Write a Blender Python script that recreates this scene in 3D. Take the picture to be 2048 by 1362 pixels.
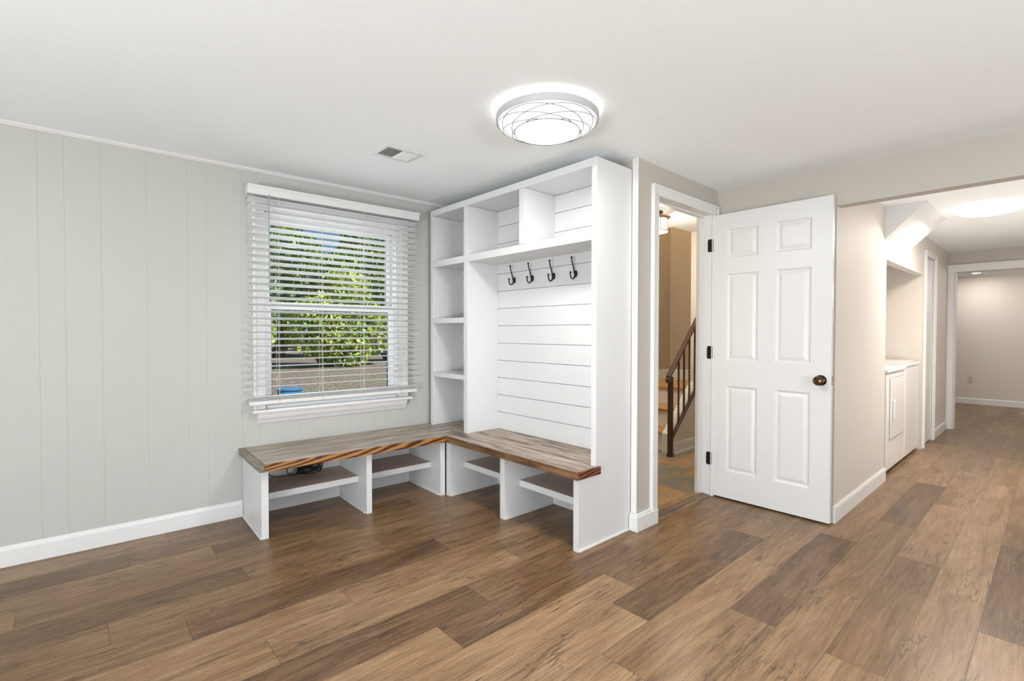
import bpy, bmesh, math, random
from mathutils import Vector, Matrix
random.seed(7)
for o in list(bpy.data.objects): bpy.data.objects.remove(o)
scene = bpy.context.scene
COL = scene.collection
# ------------------------------------------------------------------ camera
CAMH = 1.19
yaw, pitch, roll = math.radians(-41.936), math.radians(-0.98), math.radians(0.08)
cy_, sy_ = math.cos(yaw), math.sin(yaw); cp_, sp_ = math.cos(pitch), math.sin(pitch)
fw = Vector((-sy_*cp_, cy_*cp_, sp_)); rt = Vector((cy_, sy_, 0)); up = rt.cross(fw)
r2 = rt*math.cos(roll)+up*math.sin(roll); u2 = -rt*math.sin(roll)+up*math.cos(roll)
cam = bpy.data.objects.new('camera', bpy.data.cameras.new('camera')); COL.objects.link(cam)
M = Matrix((r2, u2, -fw)).transposed().to_4x4(); M.translation = (0, 0, CAMH)
cam.matrix_world = M
cam.data.sensor_width = 36; cam.data.lens = 983.1/2048*36; cam.data.clip_end = 300
cam.data.clip_start = .02
scene.camera = cam
# ------------------------------------------------------------------ colour management
vs = scene.view_settings
vs.view_transform = 'Standard'; vs.look = 'None'; vs.gamma = 1; vs.use_curve_mapping = False
vs.exposure = -0.06
# ------------------------------------------------------------------ world, sun, window daylight, added fill lights
w = bpy.data.worlds.new('world'); scene.world = w; w.use_nodes = True
nt = w.node_tree; nt.nodes.clear()
bgn = nt.nodes.new('ShaderNodeBackground'); wo = nt.nodes.new('ShaderNodeOutputWorld')
sky = nt.nodes.new('ShaderNodeTexSky'); sky.sky_type = 'HOSEK_WILKIE'; sky.turbidity = 2.5
sky.sun_direction = Vector((.45, -.6, .8)).normalized()
nt.links.new(sky.outputs[0], bgn.inputs[0]); nt.links.new(bgn.outputs[0], wo.inputs[0])
bgn.inputs[1].default_value = 2.6
def light(name, kind, loc, energy, color=(1, 1, 1), **kw):
    d = bpy.data.lights.new(name, kind); d.energy = energy; d.color = color
    o = bpy.data.objects.new(name, d); COL.objects.link(o); o.location = loc
    tgt = kw.pop('aim', None)
    for k, v in kw.items(): setattr(d, k, v)
    if tgt is not None: o.rotation_euler = Vector(tgt).to_track_quat('-Z', 'Y').to_euler()
    return o
light('sun', 'SUN', (5, -6, 9), 8, (1, .95, .86), angle=.01, aim=(-.45, .6, -.8))
# unseen fill panels added behind the camera to brighten the room
light('left_fill', 'AREA', (-2.72, .2, 1.12), 24, (1, .99, .97), shape='RECTANGLE', size=2.0, size_y=2.6, aim=(1, 0, 0))
light('rear_fill', 'AREA', (.6, -2.72, 1.3), 11, (1, .99, .97), shape='RECTANGLE', size=2.4, size_y=1.3, aim=(0, 1, 0))
# two more unseen fills, added low and aimed up to lift the ceiling
light('left_uplight_fill', 'AREA', (-2.66, .2, .45), 158, (.91, .965, 1), shape='RECTANGLE', size=1.9, size_y=.8, aim=(1, 0, 1.25))
light('rear_uplight_fill', 'AREA', (.6, -2.68, .85), 100, (.91, .965, 1), shape='RECTANGLE', size=2.3, size_y=.4, aim=(0, 1, 1.3))
light('hall_side_fill', 'AREA', (5.6, -.86, .75), 40, (1, .98, .96), shape='RECTANGLE', size=2.2, size_y=.9, aim=(0, 1, 1.1))  # unseen side fill added to brighten the hallway ceiling
light('daylight_front_window', 'AREA', (1.49, 4.25, 1.75), 26, (.93, .97, 1), shape='RECTANGLE', size=1.3, size_y=1.2, aim=(.0, -1, -.12))

# ------------------------------------------------------------------ materials
def newmat(name):
    m = bpy.data.materials.new(name); m.use_nodes = True
    return m, m.node_tree, m.node_tree.nodes['Principled BSDF']
def plain(name, col, rough=.5, metal=0, spec=.5, noise=.015, scale=3., bump=0, bscale=200):
    m, t, b = newmat(name)
    b.inputs['Roughness'].default_value = rough; b.inputs['Metallic'].default_value = metal
    b.inputs['Specular IOR Level'].default_value = spec
    tc = t.nodes.new('ShaderNodeTexCoord'); n = t.nodes.new('ShaderNodeTexNoise')
    n.inputs['Scale'].default_value = scale; n.inputs['Detail'].default_value = 3
    t.links.new(tc.outputs['Object'], n.inputs['Vector'])
    mx = t.nodes.new('ShaderNodeMix'); mx.data_type = 'RGBA'
    mx.inputs[6].default_value = (*[max(0, c*(1-noise*2)) for c in col], 1)
    mx.inputs[7].default_value = (*[min(1, c*(1+noise*2)) for c in col], 1)
    t.links.new(n.outputs['Fac'], mx.inputs[0]); t.links.new(mx.outputs[2], b.inputs['Base Color'])
    if bump:
        n2 = t.nodes.new('ShaderNodeTexNoise'); n2.inputs['Scale'].default_value = bscale
        t.links.new(tc.outputs['Object'], n2.inputs['Vector'])
        bp = t.nodes.new('ShaderNodeBump'); bp.inputs['Strength'].default_value = bump; bp.inputs['Distance'].default_value = .002
        t.links.new(n2.outputs['Fac'], bp.inputs['Height']); t.links.new(bp.outputs[0], b.inputs['Normal'])
    return m
def emit(name, col, s):
    m, t, b = newmat(name)
    b.inputs['Base Color'].default_value = (.9, .9, .9, 1)
    b.inputs['Emission Color'].default_value = (*col, 1); b.inputs['Emission Strength'].default_value = s
    return m
def wood(name, cols, axis='x', stretch=12., scale=3., rough=.45, knots=True, fine=.35, bump=.15):
    """plank wood, grain along the given object axis"""
    m, t, b = newmat(name); N = t.nodes; L = t.links
    tc = N.new('ShaderNodeTexCoord'); mp = N.new('ShaderNodeMapping')
    sc = {'x': (1, stretch, stretch), 'y': (stretch, 1, stretch), 'z': (stretch, stretch, 1)}[axis]
    mp.inputs['Scale'].default_value = sc
    L.new(tc.outputs['Object'], mp.inputs['Vector'])
    n1 = N.new('ShaderNodeTexNoise'); n1.inputs['Scale'].default_value = scale; n1.inputs['Detail'].default_value = 6
    n1.inputs['Distortion'].default_value = 1.2
    L.new(mp.outputs[0], n1.inputs['Vector'])
    n2 = N.new('ShaderNodeTexNoise'); n2.inputs['Scale'].default_value = scale*6; n2.inputs['Detail'].default_value = 4
    L.new(mp.outputs[0], n2.inputs['Vector'])
    a = N.new('ShaderNodeMath'); a.operation = 'MULTIPLY_ADD'; a.inputs[1].default_value = fine
    L.new(n2.outputs['Fac'], a.inputs[0]); L.new(n1.outputs['Fac'], a.inputs[2])
    s = N.new('ShaderNodeMath'); s.operation = 'SUBTRACT'; s.inputs[1].default_value = fine*.5
    L.new(a.outputs[0], s.inputs[0])
    r = N.new('ShaderNodeValToRGB'); L.new(s.outputs[0], r.inputs[0])
    while len(r.color_ramp.elements) < len(cols): r.color_ramp.elements.new(.5)
    for e, (p, c) in zip(r.color_ramp.elements, cols): e.position = p; e.color = (*c, 1)
    L.new(r.outputs[0], b.inputs['Base Color'])
    b.inputs['Roughness'].default_value = rough
    bp = N.new('ShaderNodeBump'); bp.inputs['Strength'].default_value = bump; bp.inputs['Distance'].default_value = .002
    L.new(s.outputs[0], bp.inputs['Height']); L.new(bp.outputs[0], b.inputs['Normal'])
    return m
def floor_mat():
    m, t, b = newmat('vinyl_oak_planks'); N = t.nodes; L = t.links
    tc = N.new('ShaderNodeTexCoord'); at = N.new('ShaderNodeAttribute'); at.attribute_name = 'tone'
    sep = N.new('ShaderNodeSeparateColor'); L.new(at.outputs['Color'], sep.inputs[0])
    sp = N.new('ShaderNodeSeparateXYZ'); L.new(tc.outputs['Object'], sp.inputs[0])
    def math_(op, a, b_=None, c=None):
        n = N.new('ShaderNodeMath'); n.operation = op
        for i, v in enumerate((a, b_, c)):
            if v is None: continue
            if isinstance(v, (int, float)): n.inputs[i].default_value = v
            else: L.new(v, n.inputs[i])
        return n.outputs[0]
    xo = math_('MULTIPLY_ADD', sep.outputs[1], 37., sp.outputs[0])
    yo = math_('MULTIPLY_ADD', sep.outputs[1], 91., sp.outputs[1])
    def noise(sx, sy, scale, det, dist=0., rough=.5):
        cb = N.new('ShaderNodeCombineXYZ'); L.new(math_('MULTIPLY', xo, sx), cb.inputs[0]); L.new(math_('MULTIPLY', yo, sy), cb.inputs[1])
        n = N.new('ShaderNodeTexNoise'); n.inputs['Scale'].default_value = scale; n.inputs['Detail'].default_value = det
        n.inputs['Distortion'].default_value = dist; n.inputs['Roughness'].default_value = rough
        L.new(cb.outputs[0], n.inputs['Vector']); return n.outputs['Fac'], cb.outputs[0]
    n1, _ = noise(1, 7, 1.9, 8, 1.0, .6)      # broad figure
    n2, _ = noise(1, 16, 5.5, 6, .6, .68)         # grain streaks
    n3, _ = noise(1, 2.6, 95.0, 5, .3, .75)          # pores
    n4, c4 = noise(1, 2.4, 2.1, 2, .6)           # knots
    g = math_('ADD', math_('MULTIPLY', n1, .34), math_('MULTIPLY', n2, .36))
    g = math_('ADD', g, math_('MULTIPLY', n3, .30))
    g = math_('MULTIPLY_ADD', math_('SUBTRACT', g, .5), 1.25, .475)
    g = math_('ADD', g, math_('MULTIPLY', math_('SUBTRACT', sep.outputs[0], .5), .36))
    r = N.new('ShaderNodeValToRGB'); L.new(g, r.inputs[0])
    cols = [(.20, (.040, .018, .006)), (.35, (.104, .053, .022)), (.47, (.188, .105, .047)), (.60, (.305, .184, .094)), (.78, (.49, .33, .185))]
    while len(r.color_ramp.elements) < len(cols): r.color_ramp.elements.new(.5)
    for e, (p, c) in zip(r.color_ramp.elements, cols): e.position = p; e.color = (*c, 1)
    vor = N.new('ShaderNodeTexVoronoi'); vor.inputs['Scale'].default_value = 1.15; L.new(c4, vor.inputs['Vector'])
    kn = N.new('ShaderNodeMapRange'); kn.inputs[1].default_value = .03; kn.inputs[2].default_value = .10; kn.inputs[3].default_value = .45; kn.inputs[4].default_value = 1
    L.new(math_('ADD', vor.outputs['Distance'], math_('MULTIPLY', math_('SUBTRACT', n2, .5), .12)), kn.inputs[0])
    mul = N.new('ShaderNodeMix'); mul.data_type = 'RGBA'; mul.blend_type = 'MULTIPLY'; mul.inputs[0].default_value = 1
    L.new(r.outputs[0], mul.inputs[6]); L.new(kn.outputs[0], mul.inputs[7])
    # joints between the planks
    uv = N.new('ShaderNodeUVMap'); us = N.new('ShaderNodeSeparateXYZ'); L.new(uv.outputs[0], us.inputs[0])
    du = math_('MINIMUM', us.outputs[0], math_('SUBTRACT', 1.2, us.outputs[0]))
    dv = math_('MINIMUM', us.outputs[1], math_('SUBTRACT', .183, us.outputs[1]))
    d = math_('MINIMUM', du, dv)
    jr = N.new('ShaderNodeMapRange'); jr.inputs[1].default_value = .0006; jr.inputs[2].default_value = .0018; jr.inputs[3].default_value = .45; jr.inputs[4].default_value = 1
    L.new(d, jr.inputs[0])
    # fine dark cracks along the grain
    n5, _ = noise(1, 12, 2.6, 3, .4, .5); n6, _ = noise(1, 2, 1.7, 2, 0, .5)
    cr = N.new('ShaderNodeMapRange'); cr.inputs[1].default_value = .0; cr.inputs[2].default_value = .024; cr.inputs[3].default_value = .38; cr.inputs[4].default_value = 1
    L.new(math_('ADD', math_('ABSOLUTE', math_('SUBTRACT', n5, .5)), math_('MAXIMUM', math_('MULTIPLY', math_('SUBTRACT', .56, n6), .3), 0)), cr.inputs[0])
    mul1 = N.new('ShaderNodeMix'); mul1.data_type = 'RGBA'; mul1.blend_type = 'MULTIPLY'; mul1.inputs[0].default_value = 1
    L.new(mul.outputs[2], mul1.inputs[6]); L.new(cr.outputs[0], mul1.inputs[7]); mul = mul1
    mul2 = N.new('ShaderNodeMix'); mul2.data_type = 'RGBA'; mul2.blend_type = 'MULTIPLY'; mul2.inputs[0].default_value = 1
    L.new(mul.outputs[2], mul2.inputs[6]); L.new(jr.outputs[0], mul2.inputs[7])
    L.new(mul2.outputs[2], b.inputs['Base Color'])
    rr = N.new('ShaderNodeMapRange'); rr.inputs[3].default_value = .26; rr.inputs[4].default_value = .42; L.new(n2, rr.inputs[0])
    L.new(rr.outputs[0], b.inputs['Roughness']); b.inputs['Specular IOR Level'].default_value = .45
    bp = N.new('ShaderNodeBump'); bp.inputs['Strength'].default_value = .25; bp.inputs['Distance'].default_value = .0015
    L.new(math_('ADD', g, jr.outputs[0]), bp.inputs['Height']); L.new(bp.outputs[0], b.inputs['Normal'])
    return m
def slate_mat():
    m, t, b = newmat('slate_tiles'); N = t.nodes; L = t.links
    tc = N.new('ShaderNodeTexCoord')
    br = N.new('ShaderNodeTexBrick'); br.offset = .5; br.inputs['Scale'].default_value = 1
    br.inputs['Brick Width'].default_value = .4; br.inputs['Row Height'].default_value = .3; br.inputs['Mortar Size'].default_value = .005
    br.inputs['Color1'].default_value = (0, 0, 0, 1); br.inputs['Color2'].default_value = (1, 1, 1, 1); br.inputs['Mortar'].default_value = (.5, .5, .5, 1)
    L.new(tc.outputs['Object'], br.inputs['Vector'])
    n = N.new('ShaderNodeTexNoise'); n.inputs['Scale'].default_value = 5; n.inputs['Detail'].default_value = 7; n.inputs['Distortion'].default_value = 1.5
    L.new(tc.outputs['Object'], n.inputs['Vector'])
    a = N.new('ShaderNodeMath'); a.operation = 'MULTIPLY_ADD'; a.inputs[1].default_value = .45
    L.new(br.outputs['Color'], a.inputs[0]); L.new(n.outputs['Fac'], a.inputs[2])
    r = N.new('ShaderNodeValToRGB'); L.new(a.outputs[0], r.inputs[0])
    cols = [(.38, (.20, .14, .08)), (.52, (.34, .19, .08)), (.64, (.42, .25, .11)), (.80, (.28, .21, .13)), (.94, (.19, .19, .16))]
    while len(r.color_ramp.elements) < len(cols): r.color_ramp.elements.new(.5)
    for e, (p, c) in zip(r.color_ramp.elements, cols): e.position = p; e.color = (*c, 1)
    mx = N.new('ShaderNodeMix'); mx.data_type = 'RGBA'; L.new(br.outputs['Fac'], mx.inputs[0])
    L.new(r.outputs[0], mx.inputs[6]); mx.inputs[7].default_value = (.20, .15, .10, 1)
    L.new(mx.outputs[2], b.inputs['Base Color']); b.inputs['Roughness'].default_value = .45
    bp = N.new('ShaderNodeBump'); bp.inputs['Strength'].default_value = .4; bp.inputs['Distance'].default_value = .004
    L.new(n.outputs['Fac'], bp.inputs['Height']); L.new(bp.outputs[0], b.inputs['Normal'])
    return m
def glass_mat():
    m = bpy.data.materials.new('window_glass'); m.use_nodes = True; t = m.node_tree; t.nodes.clear()
    o = t.nodes.new('ShaderNodeOutputMaterial'); tr = t.nodes.new('ShaderNodeBsdfTransparent'); gl = t.nodes.new('ShaderNodeBsdfGlossy')
    gl.inputs['Roughness'].default_value = .02; mx = t.nodes.new('ShaderNodeMixShader'); fr = t.nodes.new('ShaderNodeFresnel'); fr.inputs[0].default_value = 1.3
    tr.inputs[0].default_value = (.94, .96, .95, 1)
    t.links.new(fr.outputs[0], mx.inputs[0]); t.links.new(tr.outputs[0], mx.inputs[1]); t.links.new(gl.outputs[0], mx.inputs[2]); t.links.new(mx.outputs[0], o.inputs[0])
    return m
def leaf_mat(name, c1, c2):
    m, t, b = newmat(name); N = t.nodes; L = t.links
    tc = N.new('ShaderNodeTexCoord'); n = N.new('ShaderNodeTexNoise'); n.inputs['Scale'].default_value = 1.6; n.inputs['Detail'].default_value = 6
    L.new(tc.outputs['Object'], n.inputs['Vector'])
    r = N.new('ShaderNodeValToRGB'); r.color_ramp.elements[0].position = .38; r.color_ramp.elements[1].position = .62
    r.color_ramp.elements[0].color = (*c1, 1); r.color_ramp.elements[1].color = (*c2, 1)
    L.new(n.outputs['Fac'], r.inputs[0]); L.new(r.outputs[0], b.inputs['Base Color'])
    b.inputs['Roughness'].default_value = .6
    return m
def brick_mat():
    m, t, b = newmat('red_brick'); N = t.nodes; L = t.links
    tc = N.new('ShaderNodeTexCoord'); mp = N.new('ShaderNodeMapping'); mp.inputs['Rotation'].default_value = (math.pi/2, 0, 0)
    br = N.new('ShaderNodeTexBrick'); br.inputs['Scale'].default_value = 4
    br.inputs['Color1'].default_value = (.36, .14, .10, 1); br.inputs['Color2'].default_value = (.28, .11, .08, 1); br.inputs['Mortar'].default_value = (.5, .45, .4, 1)
    L.new(tc.outputs['Object'], mp.inputs[0]); L.new(mp.outputs[0], br.inputs['Vector']); L.new(br.outputs['Color'], b.inputs['Base Color'])
    b.inputs['Roughness'].default_value = .85
    return m
def yard_mat():
    m, t, b = newmat('yard_ground'); N = t.nodes; L = t.links
    tc = N.new('ShaderNodeTexCoord')
    n = N.new('ShaderNodeTexNoise'); n.inputs['Scale'].default_value = .35; n.inputs['Detail'].default_value = 5; L.new(tc.outputs['Object'], n.inputs['Vector'])
    r = N.new('ShaderNodeValToRGB'); r.color_ramp.elements[0].position = .45; r.color_ramp.elements[1].position = .70
    r.color_ramp.elements[0].color = (.17, .13, .115, 1); r.color_ramp.elements[1].color = (.14, .16, .09, 1)
    L.new(n.outputs['Fac'], r.inputs[0])
    v = N.new('ShaderNodeTexVoronoi'); v.inputs['Scale'].default_value = 9; L.new(tc.outputs['Object'], v.inputs['Vector'])
    mr = N.new('ShaderNodeMapRange'); mr.inputs[1].default_value = .26; mr.inputs[2].default_value = .2; L.new(v.outputs['Distance'], mr.inputs[0])
    mx = N.new('ShaderNodeMix'); mx.data_type = 'RGBA'; L.new(mr.outputs[0], mx.inputs[0]); L.new(r.outputs[0], mx.inputs[6]); mx.inputs[7].default_value = (.62, .5, .5, 1)
    L.new(mx.outputs[2], b.inputs['Base Color']); b.inputs['Roughness'].default_value = .9
    return m

WHITE = plain('white_trim_paint', (.745, .74, .73), .38, noise=.004)
LOCK = plain('white_cabinet_paint', (.69, .695, .695), .42, noise=.006)
CEIL = plain('ceiling_paint', (.90, .925, .935), .95, spec=.2, noise=.006, bump=.12, bscale=260)
PANEL = plain('panelling_paint', (.50, .498, .47), .55, noise=.012, bump=.05)
GREIGE = plain('greige_wall_paint', (.50, .465, .42), .65, noise=.01, bump=.08)
TAN = plain('tan_stairwell_paint', (.46, .39, .29), .7, noise=.02)
DOORW = plain('white_door_paint', (.705, .705, .70), .34, noise=.004)
BLIND = plain('blind_vinyl', (.74, .74, .73), .35, noise=.006)
CORD = plain('blind_cord', (.66, .66, .66), .7)
WANDM = plain('blind_wand_plastic', (.35, .36, .37), .25)
VINYL = plain('window_vinyl', (.82, .83, .84), .3, noise=.004)
GASKET = plain('window_gasket', (.12, .14, .16), .6)
BLACK = plain('black_metal', (.02, .018, .016), .35, .6)
BRONZE = plain('dark_bronze', (.13, .075, .035), .22, 1.0)
BRONZED = plain('bronze_rim', (.05, .03, .02), .25, 1.0)
RAILM = plain('brown_iron', (.075, .04, .03), .4, .3)
RUB = plain('black_cable', (.012, .012, .014), .45)
APPL = plain('appliance_enamel', (.80, .79, .77), .22, noise=.003)
APGREY = plain('appliance_seam', (.35, .34, .33), .6)
OUTL = plain('almond_plastic', (.62, .56, .44), .4)
DARK = plain('dark_gap', (.03, .03, .03), .8)
PLY = plain('raw_plywood', (.55, .44, .38), .6, noise=.05, scale=6)
RING = plain('lamp_ring', (.50, .50, .51), .5)
LINEM = plain('lamp_line', (.22, .22, .225), .5)
LAMP = emit('lamp_diffuser', (1, .99, .98), 1.12)
LAMPH = emit('lamp_halo', (1, .99, .97), 4.5)
LAMP2 = emit('hall_lamp_diffuser', (1, .94, .87), 4.)
LAMP3 = emit('foyer_lamp_diffuser', (1, .93, .82), 1.6)
LAMP4 = emit('downlight_diffuser', (1, .95, .88), 14.)
FLOORM = floor_mat(); SLATE = slate_mat(); GLASS = glass_mat(); BRICKM = brick_mat(); YARD = yard_mat()
TOPX = wood('bench_top_greybrown_window', [(.3, (.11, .075, .055)), (.43, (.25, .19, .145)), (.54, (.38, .31, .25)), (.7, (.50, .43, .36))], 'x', 10, 2.2, .33)
TOPY = wood('bench_top_greybrown_locker', [(.3, (.085, .055, .038)), (.43, (.23, .165, .12)), (.53, (.35, .27, .21)), (.7, (.46, .37, .29))], 'y', 10, 2.2, .4)
def zebra(name, dark, mid, lite, axis, sc):
    m, t, b = newmat(name); N = t.nodes; L = t.links
    tc = N.new('ShaderNodeTexCoord'); mp = N.new('ShaderNodeMapping')
    mp.inputs['Scale'].default_value = (2.6, 2.6, -15)
    L.new(tc.outputs['Object'], mp.inputs[0])
    wv = N.new('ShaderNodeTexWave'); wv.inputs['Scale'].default_value = sc; wv.inputs['Distortion'].default_value = 7; wv.inputs['Detail'].default_value = 2; wv.inputs['Detail Scale'].default_value = .6
    wv.bands_direction = 'DIAGONAL'
    L.new(mp.outputs[0], wv.inputs['Vector'])
    r = N.new('ShaderNodeValToRGB'); cols = [(.0, dark), (.22, dark), (.4, mid), (1, lite)]
    while len(r.color_ramp.elements) < 4: r.color_ramp.elements.new(.5)
    for e, (p, c) in zip(r.color_ramp.elements, cols): e.position = p; e.color = (*c, 1)
    L.new(wv.outputs['Fac'], r.inputs[0]); L.new(r.outputs[0], b.inputs['Base Color']); b.inputs['Roughness'].default_value = .35
    return m
EDGEX = zebra('stained_edge_orange', (.075, .025, .008), (.27, .115, .035), (.42, .21, .075), 'x', 1.5)
EDGEY = wood('stained_edge_brown', [(.3, (.03, .013, .007)), (.45, (.10, .05, .025)), (.6, (.19, .105, .05)), (.75, (.27, .16, .09))], 'y', 9, 3, .35)
EDGER = zebra('stained_end_red', (.03, .006, .002), (.15, .035, .012), (.26, .08, .03), 'x', 1.5)
THRESH = wood('threshold_wood', [(.3, (.06, .035, .02)), (.5, (.16, .10, .06)), (.7, (.26, .17, .10))], 'x', 12, 3, .4)
TREAD = wood('stair_tread_oak', [(.3, (.30, .13, .04)), (.5, (.50, .26, .09)), (.7, (.62, .36, .14))], 'y', 9, 2.5, .3)
LEAF1 = leaf_mat('leaf_green', (.06, .17, .03), (.34, .46, .12))
LEAF2 = leaf_mat('leaf_yellow_green', (.18, .32, .03), (.52, .60, .13))
LEAF3 = leaf_mat('leaf_dark_green', (.05, .13, .05), (.24, .34, .16))
BARK = plain('bark', (.16, .12, .09), .9, noise=.2, scale=8)
CARB = plain('car_paint_blue', (.08, .25, .55), .2, .3)
CARG = plain('car_glass', (.03, .04, .05), .1)
TYRE = plain('tyre_rubber', (.02, .02, .02), .8)
ROOFM = plain('roof_shingle', (.16, .15, .15), .9, noise=.1, scale=20)
BINB = plain('bin_blue_plastic', (.06, .22, .42), .45)

# ------------------------------------------------------------------ mesh builder
class MB:
    def __init__(s, xf=None):
        s.v = []; s.f = []; s.mi = []; s.xf = xf or (lambda x, y, z: (x, y, z))
    def add(s, vs_, fs, mi=0):
        n = len(s.v); s.v += [s.xf(*p) for p in vs_]
        s.f += [tuple(i+n for i in f) for f in fs]; s.mi += [mi]*len(fs)
    def box(s, x0, x1, y0, y1, z0, z1, mi=0, top=None):
        vs_ = [(x0, y0, z0), (x1, y0, z0), (x1, y1, z0), (x0, y1, z0), (x0, y0, z1), (x1, y0, z1), (x1, y1, z1), (x0, y1, z1)]
        fs = [(3, 2, 1, 0), (4, 5, 6, 7), (0, 1, 5, 4), (1, 2, 6, 5), (2, 3, 7, 6), (3, 0, 4, 7)]
        s.add(vs_, fs, mi)
        if top is not None: s.mi[-5] = top
    def prism(s, poly, lo, hi, axis):
        """poly in the two other axes (cyclic order), extruded lo..hi along axis"""
        def P(a, b, c):
            return {'x': (c, a, b), 'y': (a, c, b), 'z': (a, b, c)}[axis]
        n = len(poly); vs_ = [P(a, b, lo) for a, b in poly]+[P(a, b, hi) for a, b in poly]
        fs = [tuple(range(n)), tuple(range(2*n-1, n-1, -1))]+[(i, i+n, (i+1) % n+n, (i+1) % n) for i in range(n)]
        s.add(vs_, fs)
    def tube(s, pts, r, n=8, closed=False):
        pts = [Vector(p) for p in pts]; m = len(pts); rs = r if isinstance(r, (list, tuple)) else [r]*m
        vs_ = []; fs = []; prev = None
        for i, p in enumerate(pts):
            if closed: d = pts[(i+1) % m]-pts[i-1]
            else: d = pts[min(i+1, m-1)]-pts[max(i-1, 0)]
            d.normalize()
            if prev is None:
                a = Vector((0, 0, 1)) if abs(d.z) < .9 else Vector((1, 0, 0)); u = d.cross(a).normalized()
            else: u = (prev-d*prev.dot(d)).normalized()
            prev = u; v = d.cross(u)
            for k in range(n):
                t = 2*math.pi*k/n; vs_.append(tuple(p+(u*math.cos(t)+v*math.sin(t))*rs[i]))
        segs = m if closed else m-1
        for i in range(segs):
            j = (i+1) % m
            for k in range(n): fs.append((i*n+k, i*n+(k+1) % n, j*n+(k+1) % n, j*n+k))
        if not closed: fs += [tuple(range(n-1, -1, -1)), tuple(range((m-1)*n, m*n))]
        s.add(vs_, fs)
    def lathe(s, prof, c, axis='z', n=48, cap=True):
        vs_ = []; fs = []
        for r, h in prof:
            for k in range(n):
                t = 2*math.pi*k/n; a, b = r*math.cos(t), r*math.sin(t)
                q = {'z': (a, b, h), 'x': (h, a, b), 'y': (a, h, b)}[axis]
                vs_.append((q[0]+c[0], q[1]+c[1], q[2]+c[2]))
        for i in range(len(prof)-1):
            for k in range(n): fs.append((i*n+k, i*n+(k+1) % n, (i+1)*n+(k+1) % n, (i+1)*n+k))
        if cap: fs += [tuple(range(n-1, -1, -1)), tuple(range((len(prof)-1)*n, len(prof)*n))]
        s.add(vs_, fs)
    def build(s, name, mat, parent=None, bevel=0, smooth=False, loc=None):
        """origin at loc (or parent's location) so the mesh is stored in local coordinates"""
        base = Vector(loc) if loc is not None else Vector((0, 0, 0))
        pw = Vector((0, 0, 0)); q = parent
        while q is not None: pw += q.location; q = q.parent
        off = base if loc is not None else pw
        me = bpy.data.meshes.new(name); me.from_pydata([tuple(Vector(p)-off) for p in s.v], [], s.f)
        for m in (mat if isinstance(mat, list) else [mat]): me.materials.append(m)
        me.polygons.foreach_set('material_index', s.mi)
        bm = bmesh.new(); bm.from_mesh(me); bmesh.ops.recalc_face_normals(bm, faces=bm.faces); bm.to_mesh(me); bm.free()
        if smooth:
            me.polygons.foreach_set('use_smooth', [True]*len(me.polygons))
            try: me.set_sharp_from_angle(angle=math.radians(40))
            except Exception: pass
        o = bpy.data.objects.new(name, me); COL.objects.link(o)
        if parent is not None:
            o.parent = parent; o.location = off-pw
        else: o.location = off
        if bevel:
            b = o.modifiers.new('bevel', 'BEVEL'); b.width = bevel; b.segments = 2; b.limit_method = 'ANGLE'; b.angle_limit = math.radians(50)
        return o
def tag(o, label, cat, group=None, kind=None):
    o['label'] = label; o['category'] = cat
    if group: o['group'] = group
    if kind: o['kind'] = kind
    return o
def thing(name, label, cat, loc=(0, 0, 0), group=None, kind=None):
    o = bpy.data.objects.new(name, None); COL.objects.link(o); o.location = loc; o.empty_display_size = .1
    return tag(o, label, cat, group, kind)
def struct(name, mb, mat, label, cat, **kw):
    o = mb.build(name, mat, **kw); return tag(o, label, cat, kind='structure')

# frame of the window wall: s along the wall, o outwards (towards the yard)
WA = -math.atan(.035); ca, sa = math.cos(WA), math.sin(WA)
def F(s, o, z): return (ca*s-sa*o, 3.54+sa*s+ca*o, z)
def ceil_z(y): return 2.203+.012*y

# ------------------------------------------------------------------ floor
TONES = {(-1, 2): .80, (-1, 3): .33, (-1, 4): .5, (0, 1): .6, (0, 2): .66, (0, 3): .82, (0, 4): .7, (1, 2): .42, (1, 3): .72, (1, 4): .55,
         (2, 1): .62, (2, 2): .60, (2, 3): .5, (2, 4): .26, (2, 5): .6, (3, 1): .56, (3, 2): .26, (3, 3): .62, (4, 1): .8, (4, 2): .62, (4, 3): .6,
         (5, 0): .74, (5, 1): .72, (5, 2): .22, (5, 3): .66, (6, 1): .76, (6, 2): .46, (6, 3): .5, (7, 0): .72, (7, 1): .3, (7, 2): .44,
         (8, 0): .70, (8, 1): .30, (8, 2): .42, (9, -1): .42, (9, 0): .68, (9, 1): .74, (10, 0): .70, (10, 1): .64,
         (11, 0): .52, (11, 1): .26, (11, 2): .42, (12, 0): .5, (12, 1): .56, (12, 2): .42, (13, 1): .5, (13, 2): .6, (14, 0): .5, (14, 1): .56, (14, 2): .4,
         (15, 0): .62, (15, 1): .42, (16, 0): .38, (16, 1): .42}
JOINT = {-1: 2.677, 0: 2.98, 1: 3.276, 2: 2.606, 3: 2.105, 4: 1.45, 5: 1.76, 6: 1.944, 7: 1.09, 8: 1.366, 9: 1.75, 10: .915, 11: 1.54, 12: 1.30, 13: 1.83, 14: 1.017, 15: .566, 16: .214}
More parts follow.
